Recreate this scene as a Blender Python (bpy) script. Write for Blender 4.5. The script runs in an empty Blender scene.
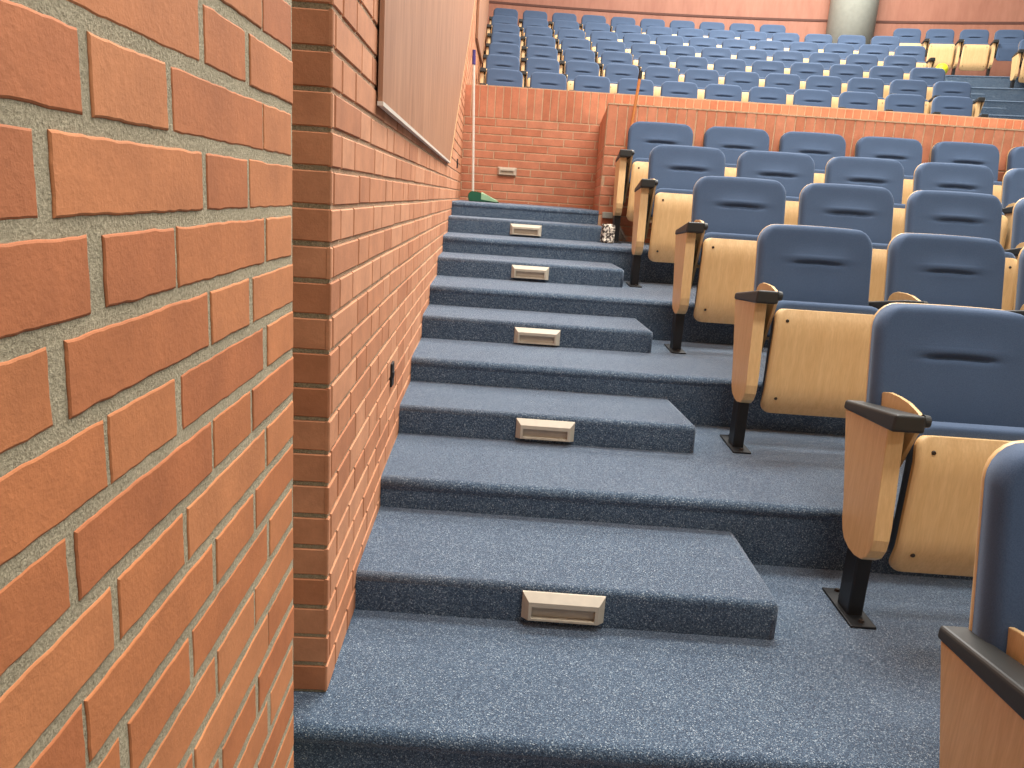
import bpy, bmesh, math, random
from mathutils import Vector, Matrix
random.seed(11)
S = bpy.context.scene
C = S.collection

# ------------------------------------------------------------------ camera
cam_d = bpy.data.cameras.new('camera')
cam = bpy.data.objects.new('camera', cam_d); C.objects.link(cam)
def cam_axes(yaw, pitch, roll):
    cy, sy, cp, sp = math.cos(yaw), math.sin(yaw), math.cos(pitch), math.sin(pitch)
    f = Vector((sy*cp, cy*cp, -sp)); r = Vector((cy, -sy, 0)); u = r.cross(f)
    cr, sr = math.cos(roll), math.sin(roll)
    return cr*r + sr*u, -sr*r + cr*u, f
r_, u_, f_ = cam_axes(0.038698, 0.237185, 0.066694)
M4 = Matrix((( r_.x, u_.x, -f_.x, 0.3298), (r_.y, u_.y, -f_.y, -1.5349), (r_.z, u_.z, -f_.z, 1.1795), (0, 0, 0, 1)))
cam.matrix_world = M4
cam_d.sensor_width = 36.0; cam_d.lens = 36.0*770.0/1024.0
cam_d.clip_start = 0.02; cam_d.clip_end = 100
S.camera = cam

# ------------------------------------------------------------------ light
S.view_settings.view_transform = 'Standard'; S.view_settings.look = 'None'
S.view_settings.gamma = 1.0; S.view_settings.exposure = 0.28
S.view_settings.use_curve_mapping = False
w = bpy.data.worlds.new('hall_air'); S.world = w; w.use_nodes = True
w.node_tree.nodes['Background'].inputs[0].default_value = (1.0, 0.97, 0.93, 1)
w.node_tree.nodes['Background'].inputs[1].default_value = 0.17
def area(name, loc, size, power, col=(1, .965, .91), target=None, sy=None):
    l = bpy.data.lights.new(name, 'AREA'); l.energy = power; l.color = col
    l.shape = 'RECTANGLE'; l.size = size; l.size_y = sy or size
    o = bpy.data.objects.new(name, l); C.objects.link(o); o.location = loc
    if target is not None:
        o.rotation_euler = (Vector(target)-Vector(loc)).to_track_quat('-Z', 'Y').to_euler()
    return o
area('ceiling_lamp', (1.5, -0.7, 5.2), 1.6, 135, sy=.8)
area('ceiling_lamp', (1.3, 2.6, 5.6), 1.8, 210, sy=.8)
area('ceiling_lamp', (4.2, 3.4, 6.0), 2.4, 250, sy=1.2)
area('ceiling_lamp', (3.0, 7.6, 7.0), 4.0, 520, sy=1.5)
area('ceiling_lamp', (5.0, 11.4, 8.0), 5.0, 850, sy=2.0)
area('front_fill', (4.6, -3.4, 5.0), 1.6, 60, target=(2.0, 5.0, 1.5), sy=.8)  # weak fill light added behind the camera, on the unseen stage side

# ------------------------------------------------------------------ materials
def lin(c):
    return tuple(((v/255)/12.92 if v/255 <= .04045 else ((v/255+.055)/1.055)**2.4) for v in c) + (1,)
def mat(name):
    m = bpy.data.materials.new(name); m.use_nodes = True
    nt = m.node_tree; b = nt.nodes['Principled BSDF']
    return m, nt, b
def N(nt, t, **k):
    n = nt.nodes.new(t)
    for a, v in k.items(): setattr(n, a, v)
    return n
def mixrgb(nt, fac, a, b, mode='MIX'):
    n = N(nt, 'ShaderNodeMix'); n.data_type = 'RGBA'; n.blend_type = mode
    for sock, v in ((n.inputs[0], fac), (n.inputs[6], a), (n.inputs[7], b)):
        if hasattr(v, 'links'): nt.links.new(v, sock)
        else: sock.default_value = v
    return n.outputs[2]
def noise(nt, scale, detail=2, rough=.5, vec=None, dims='3D'):
    n = N(nt, 'ShaderNodeTexNoise'); n.inputs['Scale'].default_value = scale
    n.inputs['Detail'].default_value = detail; n.inputs['Roughness'].default_value = rough
    if vec is not None: nt.links.new(vec, n.inputs['Vector'])
    return n
def ramp(nt, src, pts):
    n = N(nt, 'ShaderNodeValToRGB'); nt.links.new(src, n.inputs[0])
    e = n.color_ramp.elements
    while len(e) < len(pts): e.new(.5)
    for el, (p, c) in zip(e, pts):
        el.position = p; el.color = c
    return n.outputs[0]
def coord(nt, scale=(1, 1, 1), kind='Object'):
    tc = N(nt, 'ShaderNodeTexCoord'); mp = N(nt, 'ShaderNodeMapping')
    mp.inputs['Scale'].default_value = scale
    nt.links.new(tc.outputs[kind], mp.inputs['Vector']); return mp.outputs[0]
def bump(nt, b, h, strength, dist):
    n = N(nt, 'ShaderNodeBump'); n.inputs['Strength'].default_value = strength
    n.inputs['Distance'].default_value = dist
    nt.links.new(h, n.inputs['Height']); nt.links.new(n.outputs[0], b.inputs['Normal'])
def flat(name, c, rough=.6, metal=0.0, nz=0.06, scale=30):
    m, nt, b = mat(name)
    n = noise(nt, scale, 3, vec=coord(nt))
    c = lin(c); d = tuple(max(0, v*(1-nz*2)) for v in c[:3]) + (1,)
    nt.links.new(ramp(nt, n.outputs[0], [(.3, d), (.7, c)]), b.inputs['Base Color'])
    b.inputs['Roughness'].default_value = rough; b.inputs['Metallic'].default_value = metal
    return m

def brick_mat(name, dark, mid, light, bump_d=.0015):
    m, nt, b = mat(name)
    at = N(nt, 'ShaderNodeAttribute', attribute_name='rnd')
    base = ramp(nt, at.outputs['Fac'], [(0, lin(dark)), (.35, lin(mid)), (1, lin(light))])
    v = coord(nt)
    n1 = noise(nt, 9, 4, .6, v); n2 = noise(nt, 60, 4, .65, v)
    c1 = mixrgb(nt, 1.0, base, ramp(nt, n1.outputs[0], [(.25, (.80, .77, .75, 1)), (.75, (1.12, 1.12, 1.12, 1))]), 'MULTIPLY')
    c2 = mixrgb(nt, 1.0, c1, ramp(nt, n2.outputs[0], [(.3, (.93, .92, .90, 1)), (.7, (1.04, 1.04, 1.05, 1))]), 'MULTIPLY')
    nt.links.new(c2, b.inputs['Base Color'])
    b.inputs['Roughness'].default_value = .8
    bump(nt, b, noise(nt, 130, 5, .7, v).outputs[0], .5, bump_d)
    return m
def mortar_mat(name, a, c):
    m, nt, b = mat(name); v = coord(nt)
    n1 = noise(nt, 220, 6, .75, v); n2 = noise(nt, 18, 3, .6, v)
    base = ramp(nt, n1.outputs[0], [(.30, lin(a)), (.62, lin(c))])
    base = mixrgb(nt, 1.0, base, ramp(nt, n2.outputs[0], [(.3, (.85, .85, .84, 1)), (.7, (1.05, 1.05, 1.05, 1))]), 'MULTIPLY')
    nt.links.new(base, b.inputs['Base Color']); b.inputs['Roughness'].default_value = .95
    bump(nt, b, n1.outputs[0], 1.0, .006)
    return m
M_brick = brick_mat('near_brick', (180, 107, 64), (192, 119, 71), (200, 130, 82))
M_brick2 = brick_mat('aisle_brick', (182, 118, 80), (196, 132, 93), (207, 146, 108))
M_brick3 = brick_mat('parapet_brick', (186, 116, 84), (194, 124, 92), (202, 134, 102))
M_mortar = mortar_mat('mortar', (150, 136, 108), (212, 198, 166))
M_mortar2 = mortar_mat('pale_mortar', (180, 144, 112), (216, 182, 148))

def carpet_mat():
    m, nt, b = mat('blue_carpet'); v = coord(nt)
    vo = N(nt, 'ShaderNodeTexVoronoi'); vo.inputs['Scale'].default_value = 430; nt.links.new(v, vo.inputs['Vector'])
    n1 = noise(nt, 330, 2, .6, v); n2 = noise(nt, 5, 3, .6, v); n3 = noise(nt, 60, 3, .6, v)
    sep = N(nt, 'ShaderNodeSeparateColor'); nt.links.new(vo.outputs['Color'], sep.inputs[0])
    base = ramp(nt, sep.outputs[0], [(0, lin((38, 54, 73))), (.45, lin((63, 83, 105))), (.82, lin((92, 113, 133))), (.94, lin((132, 148, 162))), (1, lin((178, 190, 198)))])
    c = mixrgb(nt, 1.0, base, ramp(nt, n1.outputs[0], [(.3, (.80, .81, .83, 1)), (.7, (1.14, 1.13, 1.12, 1))]), 'MULTIPLY')
    c = mixrgb(nt, 1.0, c, ramp(nt, n2.outputs[0], [(.3, (.90, .91, .93, 1)), (.7, (1.06, 1.05, 1.04, 1))]), 'MULTIPLY')
    nt.links.new(c, b.inputs['Base Color']); b.inputs['Roughness'].default_value = .95
    b.inputs['Sheen Weight'].default_value = .6; b.inputs['Sheen Roughness'].default_value = .35
    b.inputs['Sheen Tint'].default_value = (.75, .82, .95, 1)
    bump(nt, b, n1.outputs[0], .9, .004)
    return m
M_carpet = carpet_mat()

def wood_mat(name, dark, light, sx=(14, 14, 1.2), rough=.42, c3=None):
    m, nt, b = mat(name); v = coord(nt, sx)
    n1 = noise(nt, 3.0, 4, .6, v)
    n2 = noise(nt, 14.0, 3, .6, v)
    c = ramp(nt, n1.outputs[0], [(.28, lin(dark)), (.72, lin(light))])
    c = mixrgb(nt, 1.0, c, ramp(nt, n2.outputs[0], [(.35, (.93, .91, .88, 1)), (.65, (1.03, 1.03, 1.03, 1))]), 'MULTIPLY')
    nt.links.new(c, b.inputs['Base Color']); b.inputs['Roughness'].default_value = rough
    return m
M_beech = wood_mat('beech_veneer', (216, 177, 124), (228, 192, 140))
M_edge = wood_mat('beech_edge', (190, 146, 100), (214, 172, 124))
M_panel = wood_mat('brown_panel_veneer', (150, 108, 82), (184, 138, 108), (6, 6, .8), .5)
M_rear = wood_mat('rose_wood_panelling', (152, 100, 80), (168, 116, 95), (1.2, 1.2, .25), .6)

def fabric_mat():
    m, nt, b = mat('blue_upholstery'); v = coord(nt)
    n = noise(nt, 420, 2, .6, v); n2 = noise(nt, 6, 2, .5, v)
    c = ramp(nt, n.outputs[0], [(.3, lin((58, 76, 102))), (.7, lin((72, 91, 118)))])
    c = mixrgb(nt, 1.0, c, ramp(nt, n2.outputs[0], [(.3, (.94, .95, .96, 1)), (.7, (1.04, 1.04, 1.04, 1))]), 'MULTIPLY')
    nt.links.new(c, b.inputs['Base Color']); b.inputs['Roughness'].default_value = .9
    b.inputs['Sheen Weight'].default_value = .12; b.inputs['Sheen Tint'].default_value = (.7, .82, 1, 1)
    bump(nt, b, n.outputs[0], .25, .001)
    return m
M_fabric = fabric_mat()
M_black = flat('black_plastic', (46, 46, 44), .5)
M_steel = flat('black_steel', (22, 22, 24), .45)
M_screw = flat('dark_screw', (50, 40, 32), .4)
M_lamp = flat('beige_metal', (196, 184, 164), .45)
M_lens = flat('step_light_glass', (176, 162, 142), .35)
M_grey = flat('grey_concrete', (168, 171, 160), .85, nz=.05, scale=14)
M_white = flat('white_paint', (222, 214, 200), .5)
M_green = flat('green_plastic', (30, 92, 66), .35)
M_lime = flat('pale_green_plastic', (150, 190, 150), .35)
M_purple = flat('purple_grip', (66, 50, 120), .5)
M_stick = flat('orange_wood', (196, 122, 62), .5)
M_yellow = flat('yellow_rubber', (232, 226, 40), .6)
M_bristle = flat('pale_bristle', (168, 160, 150), .9, nz=.25, scale=120)
M_dark = flat('dark_joint', (96, 62, 52), .8)
M_hole = flat('black_socket', (24, 20, 18), .5)
def speckle():
    m, nt, b = mat('speckled_cloth'); v = coord(nt)
    n = noise(nt, 55, 2, .5, v)
    nt.links.new(ramp(nt, n.outputs[0], [(.47, lin((70, 62, 58))), (.53, lin((226, 216, 200)))]), b.inputs['Base Color'])
    b.inputs['Roughness'].default_value = .85
    return m
M_speck = speckle()

# ------------------------------------------------------------------ helpers
def mesh_obj(name, verts, faces, m, parent=None, smooth=False, rnd=None, mats=None, midx=None):
    me = bpy.data.meshes.new(name); me.from_pydata([tuple(v) for v in verts], [], faces); me.update()
    for x in (mats or [m]): me.materials.append(x)
    if midx: me.polygons.foreach_set('material_index', midx)
    if smooth: me.polygons.foreach_set('use_smooth', [True]*len(me.polygons))
    if rnd is not None:
        a = me.attributes.new('rnd', 'FLOAT', 'FACE'); a.data.foreach_set('value', rnd)
    o = bpy.data.objects.new(name, me); C.objects.link(o)
    if parent: o.parent = parent
    return o
def bm_obj(name, bm, m, parent=None, smooth=False):
    bmesh.ops.recalc_face_normals(bm, faces=bm.faces)
    me = bpy.data.meshes.new(name); bm.to_mesh(me); bm.free(); me.materials.append(m)
    if smooth: me.polygons.foreach_set('use_smooth', [True]*len(me.polygons))
    o = bpy.data.objects.new(name, me); C.objects.link(o)
    if parent: o.parent = parent
    return o
def tag(o, label, cat, group=None):
    o['label'] = label; o['category'] = cat
    if group: o['group'] = group
    return o
def struct(o): o['kind'] = 'structure'; return o
def empty(name, loc=(0, 0, 0), rz=0):
    o = bpy.data.objects.new(name, None); C.objects.link(o); o.location = loc; o.rotation_euler = (0, 0, rz)
    o.empty_display_size = .1
    return o
def hexa(bm, pts, bev=0, seg=2, edges=None):
    """pts: 8 corners, bottom four (ccw) then top four"""
    vs = [bm.verts.new(p) for p in pts]
    fs = [(3, 2, 1, 0), (4, 5, 6, 7), (0, 1, 5, 4), (1, 2, 6, 5), (2, 3, 7, 6), (3, 0, 4, 7)]
    F = [bm.faces.new([vs[i] for i in f]) for f in fs]
    if bev:
        es = set()
        if edges is None:
            for f in F: es.update(f.edges)
        else:
            for a, b in edges:
                for e in vs[a].link_edges:
                    if e.other_vert(vs[a]) is vs[b]: es.add(e)
        bmesh.ops.bevel(bm, geom=list(es), offset=bev, segments=seg, profile=.5, affect='EDGES')
def box(bm, x0, x1, y0, y1, z0, z1, bev=0, seg=2, edges=None):
    hexa(bm, [(x0, y0, z0), (x1, y0, z0), (x1, y1, z0), (x0, y1, z0), (x0, y0, z1), (x1, y0, z1), (x1, y1, z1), (x0, y1, z1)], bev, seg, edges)
def tube(bm, a, b, r, r2=None, n=12):
    a, b = Vector(a), Vector(b); d = (b-a).normalized(); r2 = r if r2 is None else r2
    s = d.orthogonal().normalized(); t = d.cross(s)
    A = []; B = []
    for k in range(n):
        an = 2*math.pi*k/n; v = s*math.cos(an)+t*math.sin(an)
        A.append(bm.verts.new(a+v*r)); B.append(bm.verts.new(b+v*r2))
    for k in range(n):
        bm.faces.new((A[k], A[(k+1) % n], B[(k+1) % n], B[k]))
    bm.faces.new(A[::-1]); bm.faces.new(B)
def prism_x(bm, prof, x0, x1, bev=0):
    """extrude (y,z) outline along x"""
    A = [bm.verts.new((x0, y, z)) for y, z in prof]; B = [bm.verts.new((x1, y, z)) for y, z in prof]
    n = len(prof); fa = bm.faces.new(A); fb = bm.faces.new(B[::-1])
    for k in range(n): bm.faces.new((A[k], B[k], B[(k+1) % n], A[(k+1) % n]))
    if bev:
        bmesh.ops.bevel(bm, geom=list(fa.edges)+list(fb.edges), offset=bev, segments=2, profile=.5, affect='EDGES')

# ------------------------------------------------------------------ brickwork
PITCH = .0757
def flemish(k, s0, s1, ls=.302, lh=.150, g=.010, off=0.0):
    """bricks of course k between s0 and s1"""
    per = ls+lh+2*g
    s = s0 - per*2 + (0 if k % 2 else per/2) + off
    out = []; i = 0
    while s < s1:
        L = ls if i % 2 == 0 else lh
        a, b = max(s, s0), min(s+L, s1)
        if b-a > .02: out.append((a, b))
        s += L+g; i += 1
    return out
def stretcher(k, s0, s1, L=.292, g=.010, off=0.0):
    s = s0 - L*2 + (0, .5, .22, .72)[k % 4]*(L+g) + off; out = []
    while s < s1:
        a, b = max(s, s0), min(s+L, s1)
        if b-a > .02: out.append((a, b))
        s += L+g
    return out
class Wall:
    def __init__(self, O, a, n, mb, mm):
        self.O = Vector(O); self.a = Vector(a).normalized(); self.n = Vector(n).normalized()
        self.v = []; self.f = []; self.r = []; self.mi = []; self.mats = [mb, mm]
    def P(self, s, z, d): return self.O + self.a*s + self.n*d + Vector((0, 0, z))
    def face(self, idx, r, m): self.f.append(idx); self.r.append(r); self.mi.append(m)
    def slab(self, s0, s1, z0, z1, depth=.3, rec=.004):
        """mortar body, its face recessed behind the bricks"""
        b = len(self.v)
        for d in (-rec, -depth):
            for s, z in ((s0, z0), (s1, z0), (s1, z1), (s0, z1)): self.v.append(self.P(s, z, d))
        for q in ((0, 1, 2, 3), (7, 6, 5, 4), (0, 4, 5, 1), (1, 5, 6, 2), (2, 6, 7, 3), (3, 7, 4, 0)):
            self.face([b+i for i in q], .5, 1)
    def brick(self, s0, s1, z0, z1, fine=False, rec=.009, c=.0025):
        r = random.random(); b = len(self.v)
        jd = random.uniform(-.0006, .0006)
        if not fine:
            j = [random.uniform(-.0012, .0012) for _ in range(4)]
            s0 += j[0]; s1 += j[1]; z0 += j[2]; z1 += j[3]
            for d, q in ((jd, c), (jd-c, 0), (-rec, 0)):
                for s, z in ((s0+q, z0+q), (s1-q, z0+q), (s1-q, z1-q), (s0+q, z1-q)): self.v.append(self.P(s, z, d))
            self.face([b, b+1, b+2, b+3], r, 0)
            for k in range(4):
                l = (k+1) % 4
                self.face([b+4+k, b+4+l, b+l, b+k], r, 0); self.face([b+8+k, b+8+l, b+4+l, b+4+k], r, 0)
        else:
            nx = max(4, int((s1-s0)/.011)); nz = 8
            # rim first: wandering worn edges
            def wob(n, amp):
                a = [random.uniform(-1, 1) for _ in range(n+1)]
                return [amp*(.8*a[i] + .2*a[max(0, i-1)] + .2*a[min(n, i+1)]) for i in range(n+1)]
            wt, wb = wob(nx, .0011), wob(nx, .0011); wl, wr = wob(nz, .0009), wob(nz, .0009)
            def pt(i, k, q, d):
                u, v = i/nx, k/nz
                s = (s0+q)*(1-u) + (s1-q)*u + wl[k]*(1-u) + wr[k]*u
                z = (z0+q)*(1-v) + (z1-q)*v + wb[i]*(1-v) + wt[i]*v
                return self.P(s, z, d)
            for k in range(nz+1):
                for i in range(nx+1): self.v.append(pt(i, k, .0022, jd))
            for k in range(nz):
                for i in range(nx):
                    p = b+k*(nx+1)+i; self.face([p, p+1, p+nx+2, p+nx+1], r, 0)
            ring = [(i, 0) for i in range(nx)] + [(nx, k) for k in range(nz)] + [(i, nz) for i in range(nx, 0, -1)] + [(0, k) for k in range(nz, 0, -1)]
            L1 = [b+k*(nx+1)+i for i, k in ring]; L2 = []; L3 = []; L4 = []
            for i, k in ring: L2.append(len(self.v)); self.v.append(pt(i, k, .0006, jd-.0008))
            for i, k in ring: L3.append(len(self.v)); self.v.append(pt(i, k, 0, jd-.0014))
            for i, k in ring: L4.append(len(self.v)); self.v.append(pt(i, k, 0, -rec))
            n = len(ring)
            for A, B in ((L2, L1), (L3, L2), (L4, L3)):
                for k in range(n):
                    l = (k+1) % n; self.face([A[k], A[l], B[l], B[k]], r, 0)
    def build(self, name, flip=False):
        fs = [tuple(reversed(f)) for f in self.f] if flip else [tuple(f) for f in self.f]
        o = mesh_obj(name, self.v, fs, None, rnd=self.r, mats=self.mats, midx=self.mi)
        return struct(o)

# near wall: bricks placed so the joints fall where they do in the photograph
XN = .0154
W1 = Wall((XN, 0, 0), (0, 1, 0), (1, 0, 0), M_brick, M_mortar)
W1.slab(-2.6, -.283, -.75, 2.2, .42, .0014)
G = .0148
for k in range(-9, 28):
    z0 = k*PITCH+G*.5+.001; z1 = (k+1)*PITCH-G*.5+.001
    # header centres alternate from course to course; course 16 is z 1.21-1.29
    hc = (-.826 if k % 2 == 0 else -.583)
    e0 = -.283; per = .466
    js = []
    c = hc
    while c > -2.7: c -= per
    while c < .4:
        js.append((c-.0725, c+.0725)); js.append((c+.0850, c+per-.0850)); c += per
    for a, b in js:
        a += random.uniform(-.006, .006); b += random.uniform(-.006, .006)
        a = max(a, -2.6); b = min(b, e0)
        if b-a > .03: W1.brick(a, b, z0, z1, fine=(a > -1.7))
W1.build('wall_near', True)
# aisle wall from the recess corner to behind the balcony
W2 = Wall((0, 0, 0), (0, 1, 0), (1, 0, 0), M_brick2, M_mortar2)
W2.slab(.098, 6.42, -.3, 3.9, .40, .004)
for k in range(0, 51):
    if k*PITCH > 3.8: break
    for a, b in flemish(k, .09, 6.40, off=.03): W2.brick(a, b, k*PITCH+.005, (k+1)*PITCH-.005)
W2.build('wall_left', True)
W2b = Wall((0, 0, 0), (0, 1, 0), (1, 0, 0), M_brick2, M_mortar2)
W2b.slab(6.42, 17.0, 1.5, 8.0, .40, .003)
for k in range(22, 104):
    for a, b in flemish(k, 6.40, 17.0, off=.03): W2b.brick(a, b, k*PITCH+.005, (k+1)*PITCH-.005)
W2b.build('wall_upper_left', True)
# end face of the aisle wall, seen across the recess
W3 = Wall((-.40, .09, 0), (1, 0, 0), (0, -1, 0), M_brick2, M_mortar)
W3.slab(0, .396, -.3, 3.9, .007, .004)
for k in range(0, 51):
    if k*PITCH > 3.8: break
    cuts = [(0, .09), (.10, .398)] if k % 2 else [(0, .24), (.25, .398)]
    for a, b in cuts: W3.brick(a, b, k*PITCH+.005, (k+1)*PITCH-.005)
W3.build('wall_recess')
bm = bmesh.new(); box(bm, -.50, -.40, -.45, .20, -.3, 3.9); struct(bm_obj('wall_recess_back', bm, M_brick2))

# ------------------------------------------------------------------ floor terraces and half steps
SK = -.052
H = .2244; H1 = .1153
TY = {-3: -2.85, -2: -1.90, -1: -.95, 0: -.035, 1: .955, 2: 1.885, 3: 2.81, 4: 3.82, 5: 4.765}
def terrace(i, x0, x1, y0, y1, base, top, xw, name='floor', r=.028, mat_=M_carpet):
    """carpeted level with a rounded nosing; y measured at x=0, skewed by SK"""
    prof = [(y0+.004, base), (y0+.004, top-r*1.5)]
    for k in range(0, 7):
        a = math.pi/2*k/6
        prof.append((y0+r-r*math.cos(a)-.002, top-r+r*math.sin(a)))
    prof += [(y1+.03, top), (y1+.03, base)]
    bm = bmesh.new(); n = 24; rings = []
    for j in range(n+1):
        x = x0+(x1-x0)*j/n
        rings.append([bm.verts.new((x, y+xw(x), z)) for y, z in prof])
    for j in range(n):
        A, B = rings[j], rings[j+1]; m = len(prof)
        for k in range(m):
            bm.faces.new((A[k], B[k], B[(k+1) % m], A[(k+1) % m]))
    bm.faces.new(rings[0]); bm.faces.new(rings[-1][::-1])
    o = bm_obj(name, bm, mat_)
    me = o.data
    for p in me.polygons:
        if abs(p.normal.x) < .5 and p.normal.z > .05 and p.normal.y < -.02: p.use_smooth = True
    return struct(o)
lower = lambda x: SK*x
for i in range(-2, 5):
    x0 = -.42 if i == 0 else (0.0 if i > 0 else .012)
    terrace(i, x0, 7.4, TY[i], TY[i+1], i*H-.36, i*H, lower)
# the landing at the top stops at the parapet block
terrace(5, 0.0, 1.19, TY[5], 6.33, 5*H-.36, 5*H, lower)

HALF = {1: (.475, .915, 1.208, 1.222), 2: (1.462, 1.895, 1.198, 1.180), 3: (2.392, 2.82, 1.186, 1.178), 4: (3.365, 3.82, 1.176, 1.172), 5: (4.365, 4.78, 1.186, 1.18)}
ordn = {1: 'lowest', 2: 'second lowest', 3: 'middle', 4: 'second highest', 5: 'highest'}
for i, (yf, yb, wf, wb) in HALF.items():
    zb = (i-1)*H; zt = zb+H1
    pts = []
    for z in (zb, zt):
        pts += [(0.0, yf, z), (wf, yf+SK*wf, z), (wb, TY[i]+SK*wb+.02, z), (0.0, TY[i]+.02, z)]
    bm = bmesh.new(); hexa(bm, pts, .022, 4, [(4, 5), (5, 6), (1, 5)])
    o = bm_obj('carpeted_step', bm, M_carpet, smooth=False)
    for pl in o.data.polygons:
        if pl.area < .06: pl.use_smooth = True
    tag(o, {1: 'wide blue carpeted half step nearest the camera, lowest of the five along the brick wall',
            2: 'blue carpeted half step second from the bottom along the brick wall',
            3: 'middle of the five blue carpeted half steps along the brick wall',
            4: 'blue carpeted half step second from the top along the brick wall',
            5: 'topmost blue carpeted half step, below the landing with the dustpan'}[i], 'step', None)

# ------------------------------------------------------------------ parapet: recessed wall and block in front
def arun(O, length, z0, z1, name, soldier_h, depth, rowoff=0, mb=M_brick3, top_gap=.012):
    ang = math.atan(SK); a = (math.cos(ang), math.sin(ang), 0); n = (math.sin(ang), -math.cos(ang), 0)
    W = Wall(O, a, n, mb, M_mortar2)
    W.slab(0, length, z0-.02, z1-.004, depth, .004)
    zs = z1-soldier_h
    k = 0; z = zs
    while z-PITCH > z0-.09:
        for p, q in stretcher(k+rowoff, 0, length): W.brick(p, q, max(z0-.02, z-PITCH+.005), z-.006)
        z -= PITCH; k += 1
    s = .004
    while s < length-.03:
        W.brick(s, min(s+.066, length), zs+.005, z1-top_gap); s += PITCH
    # coping of bricks laid across the wall: seen only as its top face
    return W
Yf = 6.30
Wf = arun((-.01, Yf, 0), 9.4, 1.10, 2.210, 'wall_parapet', .30, .22)
Wf.build('wall_parapet')
Wb = arun((1.168, 4.755+SK*1.168, 0), 6.4, .885, 1.935, 'wall_block', .315, .10, 1)
Wb.build('wall_parapet_block')
# left return of the block (faces the landing)
Wr = Wall((1.168, 4.70, 0), (.147, 1.6, 0), (-1.6, .147, 0), M_brick3, M_mortar2)
Wr.slab(.0, 1.52, 1.0, 1.93, .01, .003)
for k in range(12):
    z = 1.62-PITCH*(k+1)
    if z > 1.0:
        for a, b in stretcher(k, .0, 1.5): Wr.brick(a, b, z+.005, z+PITCH-.005)
s = .002
while s < 1.45: Wr.brick(s, s+.066, 1.626, 1.925); s += PITCH
Wr.build('wall_block_return')
# pale mortar line along the top edge of the block
bm = bmesh.new()
hexa(bm, [(1.170, 4.692, 1.922), (7.5, 4.692+SK*6.33, 1.922), (7.5, 5.88, 1.922), (1.32, 6.22, 1.922), (1.170, 4.692, 1.932), (7.5, 4.692+SK*6.33, 1.932), (7.5, 5.88, 1.932), (1.32, 6.22, 1.932)])
o = struct(bm_obj('trim_1', bm, M_mortar2))
# bare concrete end of the top nosing, beside the last aisle seat
bm = bmesh.new(); box(bm, 1.194, 1.325, 4.655, 4.72, 1.068, 1.116, .004)
struct(bm_obj('trim_2', bm, M_grey))

# ------------------------------------------------------------------ step lights
def step_light(name_label, x, yr, zc, w=.170, h=.055, rz=math.atan(SK)):
    t = empty('step_light', (x, yr, zc-h/2), rz)
    tag(t, name_label, 'light', 'step lights')
    def ring(w, z0, z1, y): return [(-w/2, y, z0), (w/2, y, z0), (w/2, y, z1), (-w/2, y, z1)]
    L = [ring(w, 0, h, .0), ring(w, 0, h, -.006), ring(w-.038, .004, h-.020, -.030), ring(w-.056, .010, h-.034, -.030), ring(w-.058, .011, h-.035, -.016)]
    v = [p for r in L for p in r]; f = []
    for a in range(4):
        for k in range(4): f.append((a*4+k, a*4+(k+1) % 4, a*4+4+(k+1) % 4, a*4+4+k))
    f.append((3, 2, 1, 0))
    mesh_obj('frame', v, f, M_lamp, t)
    q = ring(w-.0585, .0115, h-.0355, -.0155); q2 = ring(w-.0585, .0115, h-.0355, -.010)
    mesh_obj('lens', q+q2, [(0, 1, 2, 3), (7, 6, 5, 4), (0, 4, 5, 1), (1, 5, 6, 2), (2, 6, 7, 3), (3, 7, 4, 0)], M_lens, t)
    return t
lx = {1: (.594, .057), 2: (.590, .279), 3: (.593, .494), 4: (.585, .7265), 5: (.583, .947)}
for i, (x, z) in lx.items():
    step_light('beige step light on the riser of the %s carpeted half step' % ordn[i], x, HALF[i][0]+SK*x-.001, z+.003, .235, .080)
step_light('grey-beige recessed light low on the brick parapet above the landing', .445, Yf+SK*.445-.004, 1.425, .185, .075)

# ------------------------------------------------------------------ wall panels and sockets on the aisle wall
def poly_panel(name, pts, x0, x1, m, parent=None, bev=.003):
    bm = bmesh.new()
    A = [bm.verts.new((x0, y, z)) for y, z in pts]; B = [bm.verts.new((x1, y, z)) for y, z in pts]
    n = len(pts); bm.faces.new(A); bm.faces.new(B[::-1])
    for k in range(n): bm.faces.new((A[k], B[k], B[(k+1) % n], A[(k+1) % n]))
    return bm_obj(name, bm, m, parent)
t = empty('wall_panel', (.002, 2.1, 1.38)); tag(t, 'large brown wood veneer panel fixed to the aisle brick wall above the steps', 'panel')
def lp(name, pts, x0, x1, m): 
    return poly_panel(name, [(y-2.1, z-1.38) for y, z in pts], x0, x1, m, t)
P1 = [(.655, 1.404), (3.92, 1.386), (7.15, 3.14), (8.2, 3.71), (.655, 3.71)]
lp('board', P1, .003, .016, M_panel)
lp('bottom_trim', [(.648, 1.395), (3.925, 1.378), (3.925, 1.388), (.648, 1.406)], .003, .019, M_white)
lp('edge_trim', [(3.925, 1.374), (3.96, 1.38), (8.23, 3.71), (8.19, 3.71)], .003, .018, M_edge)
t = empty('wall_panel', (.002, 11.0, 3.2)); tag(t, 'narrow brown wood veneer panel on the side wall beside the balcony seats', 'panel')
poly_panel('board', [(-2.6, -.2), (.5, .0), (3.2, 1.3), (3.6, 3.6), (-3.4, 3.6)], .004, .03, M_panel, t)
def socket(y, z, w_, h_, label):
    t = empty('wall_socket', (.002, y, z)); tag(t, label, 'socket')
    bm = bmesh.new(); box(bm, -.004, .006, -w_/2, w_/2, -h_/2, h_/2, .002); bm_obj('box', bm, M_hole, t)
    bm = bmesh.new(); box(bm, .005, .009, -w_*.32, w_*.32, -h_*.12, h_*.12, .001); bm_obj('insert', bm, M_steel, t)
socket(1.155, .540, .055, .085, 'small black open socket low in the aisle brick wall beside the steps')
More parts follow.
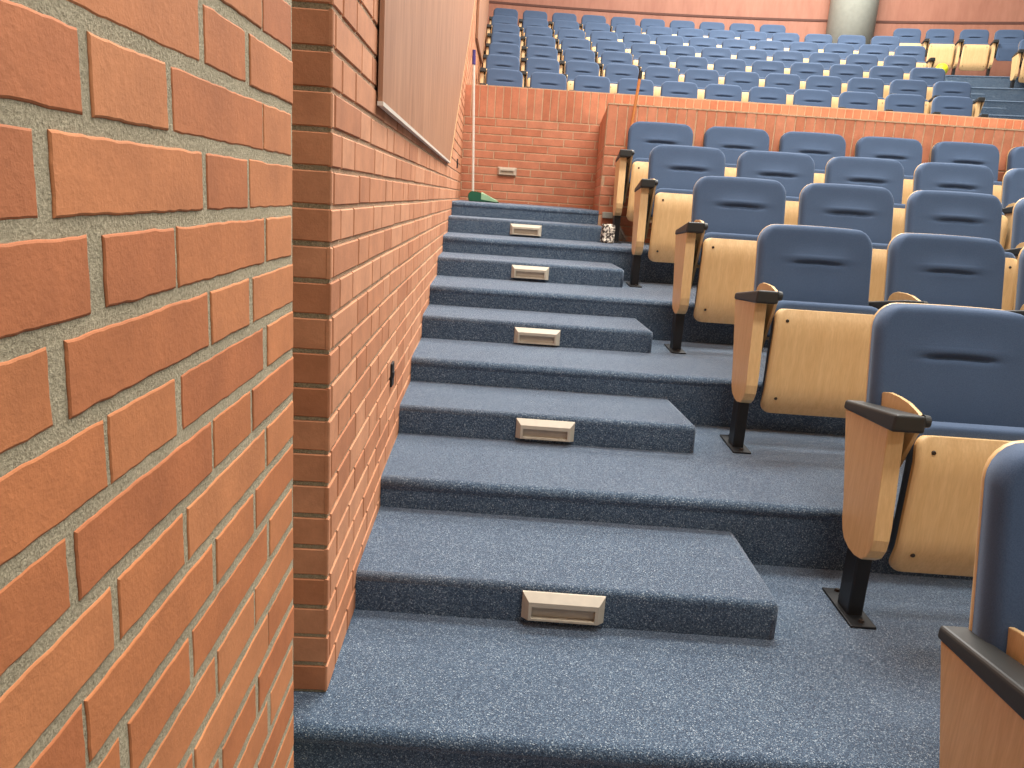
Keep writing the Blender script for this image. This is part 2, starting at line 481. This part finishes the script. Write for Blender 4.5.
socket(5.31, 1.43, .10, .075, 'small dark socket in the aisle brick wall just past the wood panel')

# ------------------------------------------------------------------ seats
def slab_mesh(name, rows, ext, front, back, m, parent, nx=14, smooth=True):
    """solid between front(x,s) and back(x,s); rows: list of s; ext(s)->(xl,xr)"""
    v = []; f = []
    us = [-math.cos(math.pi*i/nx)*.5+.5 for i in range(nx+1)]
    us = [.5*(a+i/nx) for i, a in enumerate(us)]
    nr = len(rows)
    for fn in (front, back):
        for s in rows:
            xl, xr = ext(s)
            for u in us:
                x = xl+(xr-xl)*u; y, z = fn(x, s); v.append((x, y, z))
    W = nx+1; O2 = nr*W
    for k in range(nr-1):
        for i in range(nx):
            p = k*W+i
            f.append((p, p+1, p+W+1, p+W)); f.append((O2+p+W, O2+p+W+1, O2+p+1, O2+p))
    rim = [i for i in range(nx)] + [k*W+nx for k in range(nr-1)] + [(nr-1)*W+i for i in range(nx, 0, -1)] + [k*W for k in range(nr-1, 0, -1)]
    n = len(rim)
    for k in range(n):
        a, b = rim[k], rim[(k+1) % n]; f.append((b, a, O2+a, O2+b))
    o = mesh_obj(name, v, f, m, parent, smooth=smooth)
    return o
def rr(xl, xr, s0, s1, r0, r1, taper=0.0):
    def e(s):
        q = 0
        if s < s0+r0: d = min(1, (s0+r0-s)/r0); q = r0*(1-math.sqrt(max(0, 1-d*d)))
        if s > s1-r1: d = min(1, (s-(s1-r1))/r1); q = max(q, r1*(1-math.sqrt(max(0, 1-d*d))))
        tp = taper*(s-s0)/(s1-s0)
        return xl+q*.98+tp, xr-q*.98-tp
    return e
def rowlist(s0, s1, r0, r1, n):
    out = [s0+r0*(1-math.cos(math.pi/2*k/6)) for k in range(7)]
    out += [s0+r0+(s1-r1-s0-r0)*k/n for k in range(1, n)]
    out += [s1-r1+r1*math.sin(math.pi/2*k/6) for k in range(7)]
    return out
SP = .570
def ease(d, r):
    d = max(0., min(r, d)); return r-math.sqrt(max(0, r*r-(r-d)**2))
def make_backrest(t):
    z0, z1 = .44, .908; xl, xr = .052, .533
    def py(z): return .235+.10*(z-z0)/(z1-z0)     # front plane, reclined
    ext = rr(xl, xr, z0, z1, .05, .075, 0.0)
    def top(x): return 1-.06*((x-.296)/.25)**2    # gently arched top edge
    def front(x, s):
        e0, e1 = ext(s); d = min(x-e0, e1-x, (z1-s)*1.0, (s-z0)*1.2)
        y = py(s)+ease(d, .017)
        lx = (x-.296)
        g = math.exp(-((s-.757+.10*abs(lx)*.35)/.0075)**2)*(1/(1+math.exp((abs(lx)-.096)/.009)))
        y += .016*g
        b = math.exp(-((s-.780)/.016)**2)*(1/(1+math.exp((abs(lx)-.115)/.02)))
        y -= .007*b
        y -= .012*math.exp(-((s-.60)/.11)**2)*(1-min(1, abs(lx)/.25)**2)
        y += .010*(abs(lx)/.25)**2*-1 if False else 0
        zz = s-(.007*(lx/.25)**2 if s > .85 else   .007*(lx/.25)**2*max(0, (s-.6)/.25))
        return y, zz
    def back(x, s):
        lx = (x-.296)
        zz = s-(.007*(lx/.25)**2 if s > .85 else   .007*(lx/.25)**2*max(0, (s-.6)/.25))
        e0, e1 = ext(s); d = min(x-e0, e1-x, z1-s, s-z0)
        return py(s)+.070-ease(d, .006)*.5, zz
    rows = rowlist(z0, z1, .05, .075, 8)
    rows = sorted(set(rows+[.722+.0055*k for k in range(14)]))
    b = slab_mesh('backrest', rows, ext, front, back, M_fabric, t, nx=26)
    e2 = rr(xl+.001, xr-.001, z0-.02, z1+.0005, .05, .076)
    def dz(x, s): return s-.007*((x-.296)/.25)**2*max(0, min(1, (s-.6)/.25))
    sh = slab_mesh('back_shell', rowlist(z0-.02, z1+.0005, .05, .076, 5), e2, lambda x, s: (py(s)+.066, dz(x, s)), lambda x, s: (py(s)+.080, dz(x, s)), M_beech, b, nx=8)
    sh['label'] = 'pale wooden outer shell'
    return b
def make_pan(t, open_=False):
    z0, z1 = (.330, .597) if open_ else (.165, .597); xl, xr = .066, .512
    def fy(s):
        y = .040
        if s < .27: y += .040*((.27-s)/.105)**1.5
        if s > .52: y += .028*((s-.52)/.09)**1.4
        return y
    ext0 = rr(xl, xr, z0, z1, .050, .038)
    def ext(s):
        a, b = ext0(s); k = (z1-s)/(z1-z0); return a-.004*k, b+.004*k
    rows = sorted(set(rowlist(z0, z1, .050, .038, 9)))
    b = slab_mesh('seat_board', rows, ext, lambda x, s: (fy(s), s), lambda x, s: (fy(s)+.014, s), M_fabric if open_ else M_beech, t, nx=10, smooth=False)
    for p in b.data.polygons: p.use_smooth = abs(p.normal.y) > .6
    if not open_: b['label'] = 'folded-up pale wooden underside of the seat'
    e3 = rr(xl+.004, xr-.004, z0+.03, z1+.028, .05, .045)
    def cf(x, s): return fy(min(s, z1))+.012, s
    def cb(x, s):
        e0, e1 = e3(s); d = min(x-e0, e1-x, z1+.028-s, s-z0-.03)
        return fy(min(s, z1))+.095-ease(d, .035), s
    def cf2(x, s):
        e0, e1 = e3(s); d = min(x-e0, e1-x, z1+.028-s, s-z0-.03)
        return fy(min(s, z1))+.012+ease(d, .02)*.7, s
    slab_mesh('seat_cushion', rowlist(z0+.03, z1+.028, .05, .045, 6), e3, cf2, cb, M_fabric, b, nx=12)
    for x in (xl+.050, xr-.050):
        for z in (z0+.070, z1-.045):
            bm = bmesh.new(); y = fy(z)
            tube(bm, (x, y+.002, z), (x, y-.0035, z), .0075, .0055, 10)
            bm_obj('screw', bm, M_screw, b)
    return b
def make_standard(t, x=0.0, far=False):
    """side panel, armrest, tablet board, post and foot at lateral position x"""
    prof = [(.040, .622), (.010, .330), (.006, .290), (.012, .255), (.030, .225), (.060, .205), (.105, .196), (.150, .199), (.190, .212), (.212, .235), (.224, .270), (.238, .330), (.335, .592)]
    bm = bmesh.new(); prism_x(bm, prof, x-.026, x+.022, .004)
    sp = bm_obj('side_panel', bm, M_beech, t)
    bm = bmesh.new()
    hexa(bm, [(x-.040, -.012, .621), (x+.050, -.012, .621), (x+.036, .345, .592), (x-.030, .345, .592),
              (x-.036, -.014, .672), (x+.048, -.014, .672), (x+.032, .350, .620), (x-.026, .350, .620)], .008, 3)
    ar = bm_obj('armrest', bm, M_black, t, smooth=False)
    if not far:
        bm = bmesh.new(); tube(bm, (x+.050, .012, .652), (x+.066, .012, .652), .019, .017, 16); tube(bm, (x+.066, .012, .652), (x+.070, .012, .652), .009, .007, 12)
        bm_obj('hinge_knob', bm, M_black, ar)
    # tablet board stored beside the panel, its rounded top showing
    pr = [(.130, .44), (.020, .650), (.050, .667), (.110, .678), (.170, .681), (.230, .680), (.270, .671), (.296, .655), (.308, .632), (.310, .58), (.290, .40), (.210, .30)]
    bm = bmesh.new(); prism_x(bm, pr, x+.051, x+.063, .002)
    bm_obj('tablet_board', bm, M_beech, t)
    bm = bmesh.new(); box(bm, x-.022, x+.024, .085, .165, .0, .60, .004)
    bm_obj('post', bm, M_steel, t)
    bm = bmesh.new(); box(bm, x-.036, x+.040, .02, .255, .0, .008, .002)
    fp = bm_obj('foot_plate', bm, M_steel, t)
    if not far:
        for y in (.045, .20, .235):
            bm = bmesh.new(); tube(bm, (x+.004, y, .007), (x+.004, y, .016), .009, .007, 6); bm_obj('bolt', bm, M_screw, fp)
    bm = bmesh.new(); prism_x(bm, [(.10, .28), (.10, .58), (.20, .60), (.30, .50), (.24, .28)], x+.026, x+.040)
    bm_obj('hinge_bracket', bm, M_steel, t)
def make_seat(far=False, open_=False, ends=False):
    t = empty('auditorium_seat')
    make_standard(t, 0, far)
    make_backrest(t); make_pan(t, open_)
    if ends: make_standard(t, SP-.012, far)
    return t
def tree(o, parent=None):
    c = o.copy(); C.objects.link(c)
    if parent: c.parent = parent; 
    for ch in list(o.children): 
        d = tree(ch, c); d.matrix_parent_inverse = ch.matrix_parent_inverse.copy()
    return c
used = set()
def place(proto, x, y, z, rz, label, group, sx=1.0):
    if proto.name not in used:
        used.add(proto.name); o = proto
    else: o = tree(proto)
    o.location = (x, y, z); o.rotation_euler = (0, 0, rz); o.scale = (sx, 1, 1)
    tag(o, label, 'seat', group)
    return o
near_p = make_seat(False)
ang = math.atan(-.05)
# lower rows: x of the aisle-side post, seat spacing, number of seats that reach into the frame
LOW = {0: (1.290, .570, 3), 1: (1.500, .580, 3), 2: (1.400, .558, 4), 3: (1.913-.572-.010, .572, 5), 4: (1.843-.581+.005, .581, 5), 5: (1.257, .578, 6)}
rowname = {0: 'nearest row at the frame corner', 1: 'second row up', 2: 'third row up', 3: 'fourth row up', 4: 'fifth row up', 5: 'row against the parapet'}
rank = ['first', 'second', 'third', 'fourth', 'fifth', 'sixth', 'seventh', 'eighth', 'ninth', 'tenth', 'eleventh', 'twelfth', 'thirteenth', 'fourteenth']
for k, (xp, sp, n) in LOW.items():
    for j in range(n):
        x = xp+sp*j*math.cos(ang); y = TY[k]-(.450 if k == 5 else .400)+SK*x
        if j == 0: lab = 'blue aisle seat with wooden end panel, %s' % rowname[k]
        else: lab = 'blue lower seat, %s from the stepped aisle in the %s' % (rank[j], rowname[k])
        o = place(near_p, x, y, (k-1)*H, ang, lab, 'lower block seats', sp/SP)
        for ch in o.children:
            if ch.name.startswith('backrest'): ch.location.z = {0: .095, 1: .028, 2: .012, 3: .006}.get(k, 0); ch.location.x = {0: -.028, 1: -.018}.get(k, 0)

# ------------------------------------------------------------------ balcony
UY0, UDY, US, UC = 8.99, .90, .05, -.02
def uy(x): return US*x+UC*x*x
UH = .316; UZ = 1.863
terr = lambda x: uy(x)
# walkway behind the parapet, then one terrace for every row
XR = 10.8
for k in range(1, 8):
    yb = UY0+UDY*(k-1)-.78; top = UZ+UH*(k-1)
    terrace(k, 0.0, XR, (6.45 if k == 1 else yb), yb+UDY if k < 7 else yb+2.2, top-.40, top, terr if k > 1 else (lambda x: uy(x)*.6 if x > 5 else uy(x)*.6), r=.02)
far_p = make_seat(True); far_end = make_seat(True, False, True); far_open = make_seat(True, True)
ur = {1: 'front row of the balcony', 2: 'second row of the balcony', 3: 'third row of the balcony', 4: 'fourth row of the balcony', 5: 'fifth row of the balcony', 6: 'sixth row of the balcony', 7: 'rearmost row of the balcony'}
def upper(k, x, proto, label):
    sl = US+2*UC*x; a = math.atan(sl)
    # y0 fits the top of the backrest, .335 behind the seat front
    xm = x+.28; y = UY0+UDY*(k-1)+uy(xm)-.335-.28*math.sin(a)
    place(proto, x, y, UZ+UH*(k-1), a, label, 'balcony seats', .556/SP)
UN = {1: 11, 2: 12, 3: 12, 4: 12, 5: 13, 6: 13, 7: 10}
UX = {1: (.670, .559), 2: (.629, .549), 3: (.650, .556), 4: (.663, .555), 5: (.656, .553), 6: (.625, .554), 7: (.644, .556)}
for k, n in UN.items():
    x0, sp = UX[k]; x = x0-sp
    for j in range(n):
        lab = 'blue seat, %s from the left wall in the %s' % (rank[j], ur[k])
        if j == n-1: lab += ', end seat'
        upper(k, x, far_end if j == n-1 else far_p, lab)
        sl = US+2*UC*x; x += sp/math.sqrt(1+sl*sl)
for j, x in enumerate((7.393, 7.925, 8.465, 9.0)):
    lab = ['leftmost rear balcony seat right of the concrete column, with pale folded seat',
           'rear balcony seat with full pale board, second right of the concrete column',
           'rear balcony seat with full pale board, third right of the concrete column',
           'rear balcony seat without a pale board, blue cushion showing, fourth right of the column'][j]
    upper(7, x, far_open if j == 3 else far_p, lab)
for k, x in ((6, 8.93), (5, 8.70)):
    upper(k, x, far_p, 'balcony seat across the aisle at the right edge, %s of two with pale end panels' % {6: 'upper', 5: 'lower'}[k])

# half steps in the balcony aisle
for k, xa, xb in ((4, 6.95, 7.75), (5, 7.05, 7.95), (6, 7.35, 8.10), (7, 7.5, 8.05)):
    yb = UY0+UDY*(k-1)-.78; z = UZ+UH*(k-2)
    f = lambda x: yb+uy(x)
    pts = []
    for zz in (z, z+.158):
        pts += [(xa, f(xa)-.42, zz), (xb, f(xb)-.42, zz), (xb, f(xb)+.02, zz), (xa, f(xa)+.02, zz)]
    bm = bmesh.new(); hexa(bm, pts, .016, 3, [(4, 5), (5, 6), (7, 4)])
    tag(bm_obj('carpeted_step', bm, M_carpet), 'blue half step in the balcony aisle at upper right, %s of four' % {4: 'lowest', 5: 'second from bottom', 6: 'third from bottom', 7: 'topmost'}[k], 'step')
    if k in (4, 5): step_light('small pale step light in the balcony aisle at right, %s of two' % ('lower' if k == 4 else 'upper'), 7.30, f(7.30)-.427, z+.085, .22, .07, math.atan(US+2*UC*7.3))
# yellow ball by the aisle
bm = bmesh.new(); bmesh.ops.create_uvsphere(bm, u_segments=28, v_segments=16, radius=.105)
o = bm_obj('ball', bm, M_yellow, smooth=True); YB = UY0+UDY*6-.78
o.location = (8.10, YB+uy(8.10)+.13, UZ+UH*6+.103)
tag(o, 'bright yellow ball lying by the balcony aisle below the rear seats', 'ball')

# column
bm = bmesh.new(); n = 40; rings = []
for z in (UZ+UH*6-.1, 6.0, 8.0, 10.0):
    rings.append([bm.verts.new((.435*math.cos(2*math.pi*i/n), .435*math.sin(2*math.pi*i/n), z)) for i in range(n)])
for A, B in zip(rings, rings[1:]):
    for i in range(n): bm.faces.new((A[i], A[(i+1) % n], B[(i+1) % n], B[i]))
bm.faces.new(rings[0][::-1]); bm.faces.new(rings[-1])
o = bm_obj('column', bm, M_grey, smooth=True); o.location = (7.00, 14.35, 0)
tag(o, 'round pale grey concrete column standing behind the balcony rows', 'column')

# rear wall, curved with the rows, and its dark joint
def curved(name, y0, z0, z1, m, d=.15, x0=-.0, x1=XR, dy=0):
    bm = bmesh.new(); n = 30; rings = []
    for j in range(n+1):
        x = x0+(x1-x0)*j/n; y = y0+uy(x)+dy
        rings.append([bm.verts.new(p) for p in ((x, y, z0), (x, y, z1), (x, y+d, z1), (x, y+d, z0))])
    for A, B in zip(rings, rings[1:]):
        for k in range(4): bm.faces.new((A[k], B[k], B[(k+1) % 4], A[(k+1) % 4]))
    bm.faces.new(rings[0]); bm.faces.new(rings[-1][::-1])
    o = bm_obj(name, bm, m, smooth=False); return struct(o)
curved('wall_back', 15.2, UZ+UH*6-.3, 8.0, M_rear)
curved('trim_3', 15.2, 4.915, 4.955, M_dark, .05, dy=-.012)

# ------------------------------------------------------------------ dustpan with pole, broom, speckled bag
t = empty('dustpan', (.225, 5.72, 5*H)); tag(t, 'green lobby dustpan with tall white pole standing on the top landing', 'dustpan')
bm = bmesh.new()
prof = [(-.12, 0), (.155, 0), (.155, .006), (.06, .055), (-.03, .085), (-.10, .092), (-.13, .06)]
A = [bm.verts.new((x, -.11, z)) for x, z in prof]; B = [bm.verts.new((x, .11, z*1.0)) for x, z in prof]
bm.faces.new(A); bm.faces.new(B[::-1])
for k in range(len(prof)): bm.faces.new((A[k], B[k], B[(k+1) % len(prof)], A[(k+1) % len(prof)]))
bmesh.ops.bevel(bm, geom=bm.edges[:], offset=.006, segments=2, affect='EDGES')
bm_obj('pan', bm, M_green, t)
bm = bmesh.new(); hexa(bm, [(-.01, -.114, .020), (.14, -.114, .004), (.14, .0, .010), (-.01, .0, .085), (-.01, -.114, .078), (.14, -.114, .020), (.14, .0, .020), (-.01, .0, .090)], .003)
bm_obj('lip', bm, M_lime, t)['label'] = 'pale green lip'
bm = bmesh.new(); tube(bm, (-.088, .02, .07), (-.138, .0, 1.20), .0115); bm_obj('pole', bm, M_white, t)['label'] = 'white pole'
bm = bmesh.new(); tube(bm, (-.137, .0, 1.17), (-.141, 0, 1.29), .0165, .014); bm_obj('grip', bm, M_purple, t)['label'] = 'purple grip'

BX, BY = 1.292, 4.630
t = empty('broom', (BX, BY, 4*H)); tag(t, 'broom with orange wooden handle leaning behind the top aisle seat against the parapet', 'broom')
bm = bmesh.new(); tube(bm, (.004, .006, .16), (.096, .060, 1.24), .0115); bm_obj('handle', bm, M_stick, t)
bm = bmesh.new(); tube(bm, (.095, .060, 1.22), (.0985, .062, 1.28), .015, .013); bm_obj('cap', bm, M_steel, t)
bm = bmesh.new(); hexa(bm, [(-.02, -.02, .13), (.03, -.02, .13), (.03, .02, .13), (-.02, .02, .13), (-.016, -.015, .20), (.02, -.015, .20), (.02, .015, .20), (-.016, .015, .20)], .004)
bm_obj('socket', bm, M_steel, t)
bm = bmesh.new(); random.seed(4)
for k in range(70):
    x = random.uniform(-.018, .025); y = random.uniform(-.018, .018)
    tube(bm, (x, y, .14), (x*3.0+.03+random.uniform(-.01, .01), y*1.5-.01, random.uniform(.0, .02)), .003, .002, 5)
o = bm_obj('bristles', bm, M_bristle, t); o['kind'] = 'stuff'

bm = bmesh.new(); nn = 9
box(bm, -.045, .045, -.035, .035, 0, .135, .012, 3)
bmesh.ops.subdivide_edges(bm, edges=bm.edges[:], cuts=2, use_grid_fill=True)
random.seed(8)
for v in bm.verts:
    if v.co.z > .01:
        v.co += Vector((random.uniform(-.005, .005), random.uniform(-.004, .004), random.uniform(-.004, .006)))
o = bm_obj('bag', bm, M_speck, smooth=True); o.location = (1.185, 4.235, 4*H)
tag(o, 'small white bag with dark speckles at the right end of the topmost half step', 'bag')
